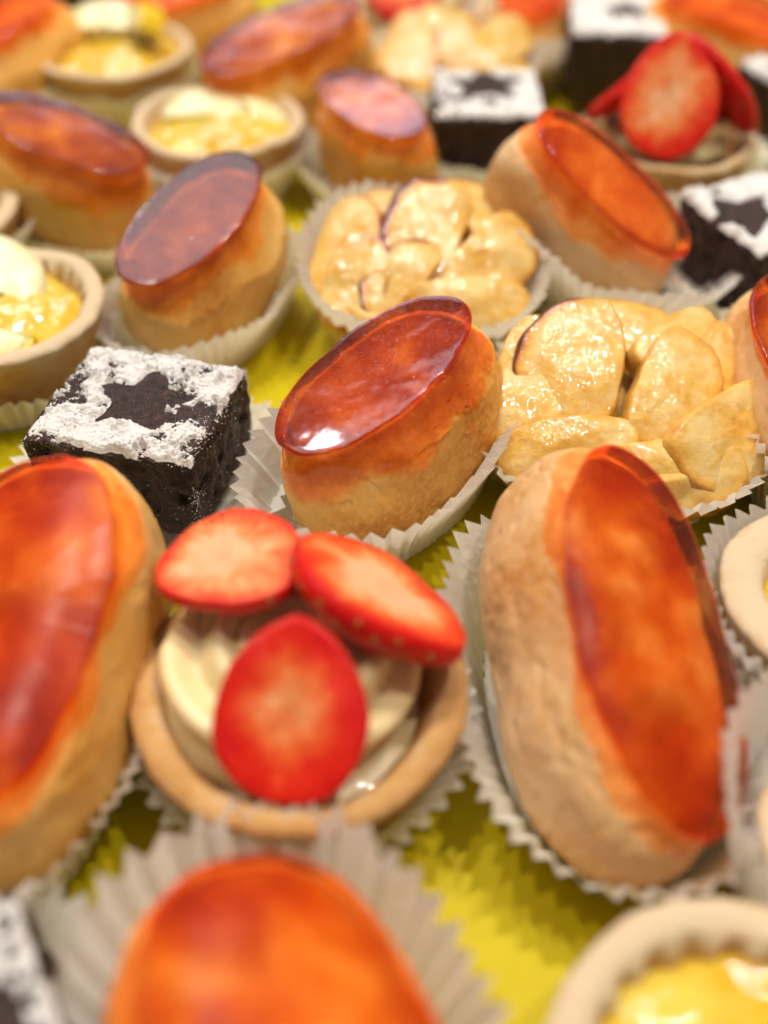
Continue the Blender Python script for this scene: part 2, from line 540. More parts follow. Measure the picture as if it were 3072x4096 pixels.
# ---------------------------------------------------------------- glazed choux buns
def eclair(label, facet, yaw, tilt, fa, fb, seed, body=(0.45, 0.5, 1.9), drip=0.6, edge=0.05, dome=0.0, choux=None, caramel=None,
           waist=0.0, side=(0, 0), detail=1.0, sink=0.08, undercut=1.2, lump=1.0, slope=1.5, film0=0.13, neck=0.8, mottle=0.10, shear=0.0, fillet=0.12, ragged=0.05, box=0.86, sq=0.92):
    choux = choux or CHOUX; caramel = caramel or CARAMEL
    a, b, c = fa + body[0], fb + body[1], body[2]
    zf = c * 0.80
    M = rot(yaw, *tilt)
    nu, nv = int(150 * detail), int(110 * detail)
    u = (np.arange(nu)) / nu * 2 * np.pi
    v = np.linspace(0.0, np.pi, nv)
    vv, uu = np.meshgrid(v, u, indexing='ij')
    def se(x, e):
        return np.sign(x) * np.abs(x) ** e
    X = a * se(np.cos(vv), box)
    ring = np.sin(vv) ** box
    Y = b * ring * se(np.cos(uu), sq)
    Z = c * ring * se(np.sin(uu), sq)
    P = np.stack([X, Y, Z], -1).reshape(-1, 3)
    w = 1 - waist * np.exp(-((P[:, 0] + 0.2) / 0.9) ** 2)
    P[:, 1] = P[:, 1] * w + side[0] * (P[:, 2] < 0) * np.abs(P[:, 2]) / c
    D = P / np.linalg.norm(P / [a, b, c], axis=1, keepdims=True)
    nrm = D / np.array([a, b, c]) ** 2; nrm /= np.linalg.norm(nrm, axis=1, keepdims=True)
    crack = 1 - np.abs(fbm(P, 0.9, 3, seed + 31)) * 2
    disp = lump * (0.20 * fbm(P, 0.42, 2, seed) + 0.09 * fbm(P, 1.1, 3, seed + 5)) + 0.012 * fbm(P, 5.0, 3, seed + 9) - 0.03 * sm(0.88, 1.0, crack)
    pores = vnoise(P, 4.5, seed + 77)
    disp -= 0.03 * sm(0.62, 0.8, pores)
    P = P + nrm * disp[:, None]
    kk = 2.25
    rho = (np.abs(P[:, 0] / fa) ** kk + np.abs(P[:, 1] / fb) ** kk) ** (1 / kk)
    over = np.clip((rho - (1 - edge / fb)) * fb / max(edge, 1e-6), 0, 1)
    lid = zf - sink - dome * np.clip(rho, 0, 1) ** 3 - edge * 0.85 * (1 - np.sqrt(1 - over ** 2)) - 0.05 * np.clip(rho, 0, 1) ** 2
    lid = lid - slope * np.clip(rho - neck, 0, 9) * fb
    P[:, 2] = np.where(P[:, 2] > 0, smin(P[:, 2], lid + mottle * (fbm(P * [1, 1, 0], 0.9, 3, seed + 21) - 0.5), 0.10), P[:, 2])
    P[:, 1] += shear * (zf - P[:, 2]) / (2 * c)
    P[:, 2] = smax(P[:, 2], -c * 0.84, 0.25)
    F = grid_faces(nv, nu)
    bvh = BVHTree.FromPolygons(P.tolist(), F)
    facet = np.array(facet, float)
    def to_world(Q):
        Wd = facet + (Q - [0, 0, zf]) @ M.T
        Wd[:, 2] = smax(Wd[:, 2], 0.10, 0.12)
        return Wd
    W = to_world(P)
    base = (W[:, 0].mean(), W[:, 1].mean())
    root = thing("glazed_choux_bun", label, "choux bun", base, "caramel glazed choux buns")
    mesh("choux_body", W, F, choux, root, base)
    # the set caramel: a flat plate over the bun with a concave meniscus below its rim
    n = 200
    th = np.arange(n) / n * 2 * np.pi
    circ = np.stack([np.cos(th), np.sin(th), np.zeros(n)], -1)
    R = (np.abs(np.cos(th) / fa) ** kk + np.abs(np.sin(th) / fb) ** kk) ** (-1 / kk) * (1 + ragged * fbm(circ + 5, 1.5, 4, seed + 50))
    depth = drip * np.clip(1 + 0.9 * fbm(circ + 2, 1.7, 4, seed + 60), 0.35, 2.0)
    rings = []
    for s in np.linspace(0.04, 0.95, 12):
        r = s * (R - edge)
        rings.append((r, np.full(n, zf) - dome * s ** 3))
    for ph in np.radians([0, 20, 40, 60, 78, 90]):
        rings.append((R - edge + edge * np.sin(ph), np.full(n, zf) - dome - edge * 0.85 * (1 - np.cos(ph))))
    z0 = zf - dome - edge * 0.85
    T = np.linspace(0, 1, 22)[1:]
    for t in T:
        z = z0 - depth * t
        rb = np.zeros(n)
        for j in range(n):
            d = Vector((math.cos(th[j]), math.sin(th[j]), 0))
            hit = bvh.ray_cast(Vector((d.x * 9, d.y * 9, float(z[j]))), -d)
            rb[j] = Vector((hit[0].x, hit[0].y)).length if hit[0] is not None else 0.0
        rb = (np.roll(rb, 1) + rb * 2 + np.roll(rb, -1)) / 4
        film = film0 * (1 - t) ** 1.6 + 0.010 * np.sin(np.pi * t) - 0.02 * t ** 5
        cone = R - undercut * (z0 - z)
        rings.append((smax(rb + film, cone, fillet * (1 - t)), z))
    rlast, zlast = rings[-1]
    rings.append((rlast * 0.9 - 0.1, zlast - 0.02))
    rings.append((rlast * 0.05, np.full(n, zlast.min() - 0.1)))
    G = np.concatenate([np.stack([r * np.cos(th), r * np.sin(th), z + 0 * th], -1) for r, z in rings])
    G[:, 2] += 0.006 * fbm(G, 1.5, 2, seed + 3)
    nr = len(rings)
    GF = [f[::-1] for f in grid_faces(nr, n)] + [list(range(n)), list(range(nr * n - 1, (nr - 1) * n - 1, -1))]
    WG = facet + (G - [0, 0, zf]) @ M.T
    thick = np.zeros(len(G))
    for q in range(len(G)):
        loc, _n, _i, dist = bvh.find_nearest(Vector(G[q]))
        thick[q] = dist or 0.0
    thick[-3 * n:] = 0.0
    cover = np.ones(len(G))
    k0 = 18 * n
    tt = np.repeat(T, n)
    cover[k0:k0 + len(tt)] = 1 - sm(0.45, 1.0, tt)
    cover[k0 + len(tt):] = 0
    mesh("caramel_glaze", WG, GF, caramel, root, base, attrs={"thick": thick, "cover": cover})
    return root

# ---------------------------------------------------------------- tart shells
def tart_shell(root, base, c, R, h, seed, fill_z, oval=(1.0, 1.0), yaw=0, wall=0.36, flutes=0, tilt=(0, 0), bake=0.0, lean=0.16):
    n = 180
    th = np.arange(n) / n * 2 * np.pi
    circ = np.stack([np.cos(th), np.sin(th), np.zeros(n)], -1)
    wob = 1 + 0.02 * fbm(circ, 1.3, 3, seed)
    top = h * (1 + 0.06 * fbm(circ + 4, 1.4, 3, seed + 1))
    fl = np.cos(th * flutes) if flutes else 0 * th
    prof = [(0.02, 0.10, 0.9, 0), (0.70, 0.08, 0.9, 0), (0.76, 0.14, 0.9, 0), (0.83, 0.36, 0.85, 0), (0.90, 0.62, 0.75, 0), (0.955, 0.85, 0.62, 0), (0.99, 0.95, 0.42, 0)]
    rings = [(R * r * wob, z * top, bk, f) for r, z, bk, f in prof]
    hw = wall / 2
    for ph in np.radians([-20, 15, 45, 75, 105, 135, 165]):
        rings.append((R * wob - hw + hw * np.cos(ph), top * 0.965 + 0.12 * np.sin(ph), 0.22 + 0.16 * np.cos(ph), 0.1))
    for s, bk in ((0.25, 0.36), (0.55, 0.62), (0.8, 0.74), (1.0, 0.74)):
        rings.append((R * wob - wall - lean * s, top * 0.965 + (fill_z - 0.15 - top * 0.965) * s, bk, 1.0))
    rings.append((0.03 * R * wob, 0 * th + fill_z - 0.2, 0.6, 0))
    V, B = [], []
    for r, z, bk, f in rings:
        r = r + 0.08 * f * fl
        V.append(np.stack([r * np.cos(th) * oval[0], r * np.sin(th) * oval[1], z + 0 * th], -1))
        B.append(np.full(n, bk))
    V = np.concatenate(V); B = np.concatenate(B) + bake
    V += 0.035 * np.stack([fbm(V, 2.4, 3, seed + q) for q in (1, 2, 3)], -1)
    T = rot(yaw, *tilt)
    W = V @ T.T + [c[0], c[1], 0]
    W[:, 2] = np.maximum(W[:, 2], 0.06)
    F = grid_faces(len(rings), n) + [list(range(n))[::-1], list(range((len(rings) - 1) * n, len(rings) * n))]
    mesh("pastry_shell", W, F, PASTRY, root, base, attrs={"bake": B})
    return T

def blob_disc(name, root, base, c, R, z, dome, seed, mat, T, oval=(1, 1), rough=0.06, attrs=None):
    n, m = 96, 24
    th = np.arange(n) / n * 2 * np.pi
    rs = np.linspace(0.02, 1, m)
    V = []
    for s in rs:
        V.append(np.stack([R * s * np.cos(th) * oval[0], R * s * np.sin(th) * oval[1], z + dome * (1 - s ** 2.4) + 0 * th], -1))
    V.append(V[-1] * [1, 1, 0] + [0, 0, z - 0.3])
    V = np.concatenate(V)
    V[:, 2] += rough * fbm(V, 1.3, 3, seed)
    F = grid_faces(m + 1, n) + [list(range(n))[::-1]]
    W = V @ T.T + [c[0], c[1], 0]
    return mesh(name, W, F, mat, root, base)

def lemon_wedge(root, base, pos, M, R=1.1, thick=0.45, a0=0, a1=180, seed=0, peel=True):
    """a piece of a lemon slice: sector of a disc, rounded, with its rind as a strip of its own"""
    n, m = 40, 8
    th = np.radians(np.linspace(a0, a1, n))
    def solid(r0, r1, t, puff):
        rows = []
        for side in (1, -1):
            for s in (np.linspace(0, 1, m) if side == 1 else np.linspace(1, 0, m)):
                r = r0 + (r1 - r0) * s
                z = side * t / 2 * (1 - 0.25 * s ** 8)
                rows.append(np.stack([r * np.cos(th), r * np.sin(th), np.full(n, z) + side * puff * np.abs(np.sin((th - th[0]) * 3.2)) * s * (1 - s) * 4], -1))
        V = np.concatenate(rows)
        nr = len(rows)
        F = grid_faces(nr + 1, n, wrap=False)
        F = [[i % (nr * n) for i in f] for f in F]
        F += [[r * n for r in range(nr)][::-1], [r * n + n - 1 for r in range(nr)]]
        V = V + 0.03 * np.stack([vnoise(V, 2.2, seed + q) for q in (1, 2, 3)], -1)
        return V, F
    V, F = solid(0.06, R, thick, 0.05)
    w = mesh("lemon_wedge", V @ M.T + pos, F, LEMON_FLESH, root, base)
    if peel:
        V, F = solid(R + 0.003, R + 0.13, thick * 0.98, 0.0)
        mesh("peel", V @ M.T + pos, F, LEMON_PEEL, w, base)
    return w

def lemon_tart(label, c, R, h, seed, wedges, oval=(1, 1), yaw=0, tilt=(0, 0), fill=0.82, flutes=0, wall=0.30, dome=0.25):
    root = thing("lemon_tart", label, "tart", c, "lemon tarts")
    T = tart_shell(root, c, c, R, h, seed, h * fill, oval, yaw, wall, flutes, tilt, -0.2)
    blob_disc("lemon_curd", root, c, c, R - wall - 0.06, h * fill, dome, seed + 4, LEMON_GEL, T, oval, 0.16)
    for i, (pos, nrm, up, r, t, a0, a1, peel) in enumerate(wedges):
        lemon_wedge(root, c, np.array([c[0] + pos[0], c[1] + pos[1], pos[2]]), frame(nrm, up), r, t, a0, a1, seed + 20 + i, peel)
    return root

# ---------------------------------------------------------------- strawberries and cream
def strawberry_slice(root, base, pos, normal, tip, w, l, thick, seed, taper=0.25, bulge=0.16, seeds=20, pale=0.0):
    n = 96
    ph = np.arange(n) / n * 2 * np.pi
    ox = w * np.sin(ph) * (1 - 0.20 * np.cos(ph) - 0.06 * np.cos(2 * ph))
    oy = l * np.cos(ph) * (1 + 0.02 * np.cos(ph))
    circ = np.stack([np.cos(ph), np.sin(ph), 0 * ph], -1)
    wob = 1 + 0.05 * fbm(circ + 1, 1.3, 3, seed)
    ox, oy = ox * wob, oy * wob
    rows, rho, ang = [], [], []
    def add(s, z, r):
        rows.append(np.stack([ox * s, oy * s, z + 0 * ox], -1)); rho.append(np.full(n, r)); ang.append(np.sin(ph * 0.5) * 3)
    for s in np.linspace(0.03, 0.985, 14):
        add(s, thick / 2 + 0.02 * (1 - s * s), s * 0.88)
    S = np.linspace(0, 1, 12)
    for s in S:
        sc = 1 + bulge / max(w, 0.1) * math.sin(math.pi * min(s * 1.1, 1)) - taper * s ** 1.5
        add(sc, thick / 2 - 0.015 - (thick - 0.04) * s, 1.25)
    last = 1 - taper
    for s in np.linspace(0.9, 0.03, 6):
        add(last * s, -thick / 2 - 0.04 * (1 - s), 1.2 if taper > 0.3 else s * 0.9)
    V = np.concatenate(rows)
    V[:, 2] += 0.03 * fbm(V, 1.6, 3, seed + 3)
    V[:, :2] += 0.012 * np.stack([vnoise(V, 4, seed + 5), vnoise(V, 4, seed + 6)], -1)
    F = grid_faces(len(rows), n)
    F = [f[::-1] for f in F] + [list(range(n)), list(range((len(rows) - 1) * n, len(rows) * n))[::-1]]
    M = frame(normal, tip)
    W = V @ M.T + pos
    o = mesh("strawberry_slice", W, F, STRAWBERRY, root, base, attrs={"rho": np.concatenate(rho), "ang": np.concatenate(ang), "pale": np.full(len(V), pale)})
    N = normals_of(W, F)
    rng = random.Random(seed)
    cu = None
    placed = []
    tries = 0
    while len(placed) < seeds and tries < 2000:
        tries += 1
        idx = (14 + rng.randint(2, 9)) * n + rng.randint(0, n - 1)
        p = W[idx]
        if all(np.linalg.norm(p - q) > 0.24 for q in placed):
            placed.append(p)
            if cu is None:
                a = np.radians(np.arange(0, 360, 60))
                sv = [(0, 0, 0.03)] + [(0.042 * math.cos(x), 0.068 * math.sin(x), -0.005) for x in a]
                sf = [[0, 1 + i, 1 + (i + 1) % 6] for i in range(6)] + [[6, 5, 4, 3, 2, 1]]
                cu = mesh("seed", sv, sf, SEED, o)
                s_o = cu
            else:
                s_o = link(cu.copy()); s_o.parent = o
            nn = Vector(N[idx])
            if nn.dot(Vector(p - (W.mean(0)))) < 0:
                nn = -nn
            s_o.rotation_euler = nn.to_track_quat('Z', 'Y').to_euler()
            s_o.location = Vector((p - np.array([base[0], base[1], 0])) * CM)
    return o

def cream_swirl(root, base, c, z0, R, height, turns, seed, tube=0.62, lobes=6):
    n, m = 56, 260
    V = []
    t = np.linspace(0, 1, m)
    ang = t * turns * 2 * np.pi + seed
    rad = R * (1 - t) ** 0.8
    z = z0 + height * t
    path = np.stack([rad * np.cos(ang), rad * np.sin(ang), z], -1)
    tan = np.gradient(path, axis=0); tan /= np.linalg.norm(tan, axis=1, keepdims=True)
    up = np.array([0, 0, 1.0])
    ph = np.arange(n) / n * 2 * np.pi
    for i in range(m):
        s = np.cross(tan[i], up); s /= np.linalg.norm(s); u = np.cross(s, tan[i])
        rr = tube * (1 - 0.55 * t[i]) * (1 + 0.26 * np.cos(lobes * ph + t[i] * 26)) * (0.6 + 0.4 * min(1, i / 10)) * (1 if i < m - 12 else (m - 1 - i) / 12 + 0.02)
        V.append(path[i] + (rr * np.cos(ph))[:, None] * s + (rr * np.sin(ph))[:, None] * u)
    V = np.concatenate(V) + [c[0], c[1], 0]
    V += 0.02 * np.stack([vnoise(V, 1.8, q) for q in (1, 2, 3)], -1)
    F = grid_faces(m, n) + [list(range(n))[::-1], list(range((m - 1) * n, m * n))]
    return mesh("cream_swirl", V, F, CREAM, root, base)

# ---------------------------------------------------------------- apple tarts
def apple_slice(root, base, pos, normal, up, w, l, thick, seed, rind=0.75, bend=0.18):
    """half moon slice: cut edge on the left of `up`, baked outer edge on the right"""
    n = 90
    ph = np.arange(n) / n * 2 * np.pi
    ct, st = np.cos(ph), np.sin(ph)
    ox = np.where(ct > 0, w * np.abs(ct) ** 0.9, -0.55 * w * np.abs(ct) ** 0.6)
    oy = l * np.sign(st) * np.abs(st) ** 0.85
    circ = np.stack([ct, st, 0 * ph], -1)
    wob = 1 + 0.10 * fbm(circ + 1, 1.3, 3, seed)
    ox, oy = ox * wob, oy * wob
    arc = sm(-0.15, 0.45, ct)
    rows, br = [], []
    def add(sc, z, b):
        rows.append(np.stack([ox * sc, oy * sc, z + 0 * ox], -1)); br.append(0.12 + rind * arc * b + 0.20 * b)
    for q in np.linspace(0.02, 0.9, 16):
        add(q, thick / 2, 0.75 * float(sm(0.72, 1.0, q)))
    for a in np.radians(np.arange(10, 181, 17)):
        add(0.93 + 0.07 * math.sin(a), thick / 2 * math.cos(a) , 1.0 if a < 2 else 0.5)
    for q in np.linspace(0.85, 0.02, 6):
        add(q, -thick / 2, 0.3)
    V = np.concatenate(rows)
    flat = V * [1, 1, 0]
    V[:, 2] += bend * ((V[:, 0] / w) ** 2 + 0.7 * (V[:, 1] / l) ** 2) * -1 + 0.20 * fbm(flat, 0.7, 2, seed + 2) + 0.05 * fbm(flat, 2.2, 3, seed + 8)
    V += 0.015 * np.stack([vnoise(V, 4, seed + q) for q in (4, 5, 6)], -1)
    F = [f[::-1] for f in grid_faces(len(rows), n)] + [list(range(n)), list(range((len(rows) - 1) * n, len(rows) * n))[::-1]]
    M = frame(normal, up)
    return mesh("apple_slice", V @ M.T + pos, F, APPLE, root, base, attrs={"brown": np.concatenate(br)})

def apple_tart(label, c, R, seed, slices, filling_z=1.7, squash=(1, 1)):
    root = thing("apple_tart", label, "tart", c, "glazed apple tarts")
    n, m = 90, 40
    th = np.arange(n) / n * 2 * np.pi
    V, B = [], []
    for i, s in enumerate(np.linspace(0, 1, m)):
        r = R * math.sin(min(s * 1.25, 1) * math.pi / 2) * (1 - 0.18 * max(0, s - 0.8) / 0.2) + 0.01
        z = filling_z * (1 - max(0, (s - 0.62) / 0.38) ** 1.6) + 0.1
        V.append(np.stack([r * np.cos(th) * squash[0], r * np.sin(th) * squash[1], z + 0 * th], -1))
        B.append(np.full(n, 0.25))
    V = np.concatenate(V)
    V += (0.20 * fbm(V, 0.8, 3, seed))[:, None] * np.array([0.6, 0.6, 1])
    V[:, 2] = np.maximum(V[:, 2], 0.08)
    F = grid_faces(m, n) + [list(range(n))[::-1], list(range((m - 1) * n, m * n))]
    mesh("apple_filling", V + [c[0], c[1], 0], F, APPLE, root, c, attrs={"brown": np.concatenate(B)})
    for i, (pos, nrm, up, w, l, t, rind) in enumerate(slices):
        apple_slice(root, c, np.array([c[0] + pos[0], c[1] + pos[1], pos[2]]), nrm, up, w, l, t, seed + 11 * i, rind)
    return root

# ---------------------------------------------------------------- brownies
def star_sdf(x, y, r_out, r_in, turn):
    """negative inside a five pointed star"""
    a = np.arctan2(y, x) - turn
    r = np.hypot(x, y)
    seg = 2 * np.pi / 5
    a = np.abs((a + seg / 2) % seg - seg / 2)
    p = np.stack([r * np.cos(a), r * np.sin(a)], -1)
    A = np.array([r_out, 0.0]); Bp = r_in * np.array([math.cos(seg / 2), math.sin(seg / 2)])
    e = Bp - A
    nn = np.array([e[1], -e[0]]) / np.linalg.norm(e)
    d = (p - A) @ nn
    return d if ((-A) @ nn) < 0 else -d

def brownie(label, c, yaw, side, z0, z1, seed, star=(0, 0, 1.15, 0), cover=0.0, res=60, powder=150, tilt=(0, 0), grains=900, thickness=1.0):
    root = thing("brownie", label, "brownie", c, "star stencilled brownies")
    hs, hz = (side[0] / 2, side[1] / 2), (z1 - z0) / 2
    M = rot(yaw, *tilt)
    cen = np.array([c[0], c[1], (z0 + z1) / 2])
    # crumbly block: six subdivided faces, welded
    vid, V, F = {}, [], []
    def vtx(i, j, k, nx, ny, nz):
        key = (i, j, k)
        if key not in vid:
            vid[key] = len(V)
            V.append(((i / nx * 2 - 1), (j / ny * 2 - 1), (k / nz * 2 - 1)))
        return vid[key]
    nx = ny = res; nz = max(8, res // 2)
    for i in range(nx):
        for j in range(ny):
            for k in (0, nz):
                q = [vtx(i, j, k, nx, ny, nz), vtx(i + 1, j, k, nx, ny, nz), vtx(i + 1, j + 1, k, nx, ny, nz), vtx(i, j + 1, k, nx, ny, nz)]
                F.append(q if k else q[::-1])
    for a_ in range(nx):
        for k in range(nz):
            for j in (0, ny):
                q = [vtx(a_, j, k, nx, ny, nz), vtx(a_ + 1, j, k, nx, ny, nz), vtx(a_ + 1, j, k + 1, nx, ny, nz), vtx(a_, j, k + 1, nx, ny, nz)]
                F.append(q if j == 0 else q[::-1])
            for i in (0, nx):
                q = [vtx(i, a_, k, nx, ny, nz), vtx(i, a_ + 1, k, nx, ny, nz), vtx(i, a_ + 1, k + 1, nx, ny, nz), vtx(i, a_, k + 1, nx, ny, nz)]
                F.append(q[::-1] if i == 0 else q)
    V = np.array(V) * [hs[0], hs[1], hz]
    rd = 0.16
    core = np.clip(V, [-hs[0] + rd, -hs[1] + rd, -hz + rd], [hs[0] - rd, hs[1] - rd, hz - rd])
    d = V - core
    L = np.linalg.norm(d, axis=1, keepdims=True)
    nn = d / np.maximum(L, 1e-9)
    V = core + nn * rd
    side_w = 1 - np.abs(nn[:, 2]) * 0.7
    disp = side_w * (0.09 * fbm(V, 1.0, 3, seed) + 0.09 * fbm(V, 4.0, 3, seed + 3)) - side_w * 0.14 * sm(0.45, 0.75, vnoise(V, 3.1, seed + 8)) + 0.012 * fbm(V, 9, 2, seed + 4)
    V = V + nn * disp[:, None]
    def put(Q):
        Wd = Q @ M.T + cen
        Wd[:, 2] = np.maximum(Wd[:, 2], 0.05)
        return Wd
    mesh("cake", put(V), F, CAKE, root, c)
    # icing sugar sieved over a star stencil: a real crust with its own thickness
    g = powder
    xs = np.linspace(-hs[0] + 0.02, hs[0] - 0.02, g); ys = np.linspace(-hs[1] + 0.02, hs[1] - 0.02, g)
    gx, gy = np.meshgrid(xs, ys, indexing='ij')
    P = np.stack([gx, gy, 0 * gx], -1)
    ca, sa = math.cos(star[3]), math.sin(star[3])
    sd = star_sdf(gx - star[0], gy - star[1], star[2], star[2] * 0.56, star[3]) + 0.16 * fbm(P, 2.2, 4, seed + 40)
    edge = np.minimum(hs[0] - np.abs(gx), hs[1] - np.abs(gy))
    patch = fbm(P, 1.0, 3, seed + 41) * 0.9 + fbm(P, 4.0, 3, seed + 42) * 0.8 + fbm(P, 14.0, 2, seed + 46) * 0.55 + cover
    mask = np.minimum(np.minimum(patch + 0.25, sd * 6.0), (edge + 0.10 * fbm(P, 2.5, 3, seed + 43) - 0.02) * 5)
    clump = 0.5 + 0.5 * fbm(P, 3.4, 4, seed + 44)
    fine = 0.5 + 0.5 * fbm(P, 13.0, 2, seed + 45)
    hgt = sm(0.0, 0.5, mask) * (0.02 + 0.28 * clump ** 3 + 0.05 * fine) * thickness
    rdrop = rd - np.sqrt(np.maximum(rd * rd - np.maximum(0, rd - edge) ** 2, 0))
    top = hz - rdrop - 0.02 + hgt + 0.02 * (mask > 0)
    ok = mask > 0
    keep = ok[:-1, :-1] & ok[1:, :-1] & ok[1:, 1:] & ok[:-1, 1:]
    idx = np.arange(g * g).reshape(g, g)
    PF = np.stack([idx[:-1, :-1][keep], idx[1:, :-1][keep], idx[1:, 1:][keep], idx[:-1, 1:][keep]], -1)
    used = np.unique(PF)
    remap = np.full(g * g, -1); remap[used] = np.arange(len(used))
    PV = np.stack([gx, gy, top], -1).reshape(-1, 3)[used]
    mesh("icing_sugar", put(PV), remap[PF].tolist(), SUGAR, root, c, kind="stuff")
    # loose grains on the top and clinging to the sides
    rng = np.random.RandomState(seed)
    gv, gf = [], []
    okt = (~ok) & (sd > 0.03) if True else ok
    cand = np.argwhere((mask > -0.35) & (sd > 0.02))
    for q in range(grains):
        if q % 5 < 3 and len(cand):
            i, j = cand[rng.randint(len(cand))]
            p = np.array([gx[i, j] + rng.uniform(-.02, .02), gy[i, j] + rng.uniform(-.02, .02), max(top[i, j], hz - rdrop[i, j])])
        else:
            f = rng.randint(4); s = rng.uniform(-1, 1); zz = hz * (1 - 2 * rng.uniform(0, 1) ** 1.6)
            if rng.uniform() < 0.35:
                s = np.sign(s) * (1 - 0.12 * rng.uniform() ** 2)
            p = np.array([s * hs[0], (-1 if f else 1) * hs[1], zz]) if f % 2 == 0 else np.array([(-1 if f == 1 else 1) * hs[0], s * hs[1], zz])
            p[:2] = np.clip(p[:2], [-hs[0] + 0.02, -hs[1] + 0.02], [hs[0] - 0.02, hs[1] - 0.02]) * 1.0
            p = p + np.array([np.sign(p[0]) * 0.02 if f % 2 else 0, np.sign(p[1]) * 0.02 if f % 2 == 0 else 0, 0])
        if q % 5 >= 3 and vnoise(p[None, :], 1.6, seed + 5)[0] + 0.35 * rng.uniform(-1, 1) < 0.1:
            continue
        s = 0.005 + 0.014 * rng.uniform() ** 3
        k = len(gv)
        gv += [p + s * np.array(o) for o in ((1, 0, 0), (-1, 0, 0), (0, 1, 0), (0, -1, 0), (0, 0, 1), (0, 0, -1))]
        gf += [[k, k + 2, k + 4], [k + 2, k + 1, k + 4], [k + 1, k + 3, k + 4], [k + 3, k, k + 4], [k + 2, k, k + 5], [k + 1, k + 2, k + 5], [k + 3, k + 1, k + 5], [k, k + 3, k + 5]]
    if grains:
        mesh("sugar_grains", put(np.array(gv)), gf, SUGAR, root, c, kind="stuff")
    return root

# ================================================================ the pastries
# ---- caramel glazed choux buns: plate centre (cm), yaw, tilt (toward camera, to the right), plate half axes
eclair("glossy dark red caramel choux bun with a white lamp reflection, beside the sharp brownie", (-0.17, 0.27, 3.28), 46, (7, -10), 2.25, 1.13, 101, detail=1.6, body=(0.20, 0.20, 1.95), caramel=CARAMEL_DARK, drip=0.95, sink=0.14, shear=-0.45, neck=0.87, sq=0.82, lump=1.15)
eclair("choux bun with dull mauve oval caramel top, behind the sharp brownie", (-4.18, 5.91, 3.26), 60, (16, 0), 2.2, 1.06, 102, detail=1.2, body=(0.2, 0.28, 1.95), drip=0.8, shear=-0.4, caramel=CARAMEL_MID, sink=0.22, sq=0.82, lump=1.15)
eclair("choux bun with orange caramel tilted away to the right, pale blotched flank showing", (5.25, 7.26, 3.31), 157, (21, 28), 2.27, 1.05, 103, choux=CHOUX_PALE, drip=0.8, edge=0.10, body=(0.3, 0.3, 1.95), sq=0.75, lump=1.1)
eclair("long pale choux bun with smooth orange caramel half, right of the strawberry tart", (4.00, -5.30, 3.05), 101, (12, 27), 3.05, 1.42, 104, detail=1.6, body=(0.40, 0.10, 1.8), choux=CHOUX_PALE, caramel=CARAMEL_SATIN, drip=0.5, edge=0.07, dome=0.18, waist=0.16, undercut=0.5, slope=0.6, neck=0.97, sink=0.05, mottle=0.18, fillet=0.05, film0=0.05, ragged=0.07, shear=0.40, lump=0.6, box=0.92, sq=0.9)
eclair("large blurred orange caramel choux bun left of the strawberry tart", (-5.55, -5.6, 3.45), 80, (12, -10), 2.9, 1.6, 105, detail=1.3, body=(0.45, 0.15, 1.9), caramel=CARAMEL_SATIN, drip=0.6, edge=0.10, dome=0.25, undercut=0.3, slope=0.65, neck=1.0, waist=0.12, fillet=0.05, film0=0.05, sink=0.05, mottle=0.22, ragged=0.12, lump=0.7, sq=0.8)
eclair("very blurred orange caramel choux bun nearest the camera, in front of the strawberry tart", (-0.92, -10.95, 3.38), 113, (-12, 10), 2.3, 1.55, 106, body=(0.2, 0.25, 1.9), caramel=CARAMEL_SATIN, drip=0.6, edge=0.10, dome=0.3, undercut=0.3, slope=0.8, neck=1.0, fillet=0.05, sink=0.05, mottle=0.22, ragged=0.10)
eclair("choux bun with slanting reddish caramel plate left of the mauve topped bun", (-7.75, 9.99, 3.25), 165, (9, 14), 2.15, 1.1, 107, drip=0.9, body=(0.2, 0.2, 1.95), caramel=CARAMEL_MID, sink=0.14, sq=0.82, lump=1.2)
eclair("far choux bun with long slanting orange caramel top behind the round lemon tart", (-2.98, 16.11, 3.37), 28, (15, -7), 2.5, 1.15, 108, drip=0.9, body=(0.2, 0.3, 1.95), caramel=CARAMEL_MID, sq=0.75, lump=1.2)
eclair("small choux bun with oval reddish caramel top left of the white dusted cube", (-0.35, 11.93, 3.17), 124, (7, -5), 2.0, 0.95, 109, body=(0.12, 0.2, 1.9), drip=1.0, caramel=CARAMEL_MID, sq=0.82, lump=1.2)
eclair("blurred golden choux bun in the far left corner", (-11.4, 17.4, 3.3), 60, (8, -6), 2.2, 1.1, 110)
eclair("blurred orange caramel choux bun with a round white glare, farthest row", (-6.9, 21.2, 3.0), 20, (17, -5), 2.3, 1.2, 111)
eclair("blurred orange caramel choux bun behind the far strawberry tart", (10.6, 18.3, 3.3), 150, (10, 5), 2.4, 1.2, 112)
eclair("choux bun cut by the right edge, with shiny dark red caramel, beside the apple tart", (8.25, 1.0, 3.25), 95, (6, -4), 2.4, 1.25, 113, choux=CHOUX_PALE, caramel=CARAMEL_DARK, body=(0.5, 0.25, 1.95), drip=0.4, edge=0.1, slope=1.0)
eclair("blurred brown choux bun in a white cup beside the far star brownie", (4.9, 21.6, 2.7), 70, (4, 0), 2.0, 1.1, 114)

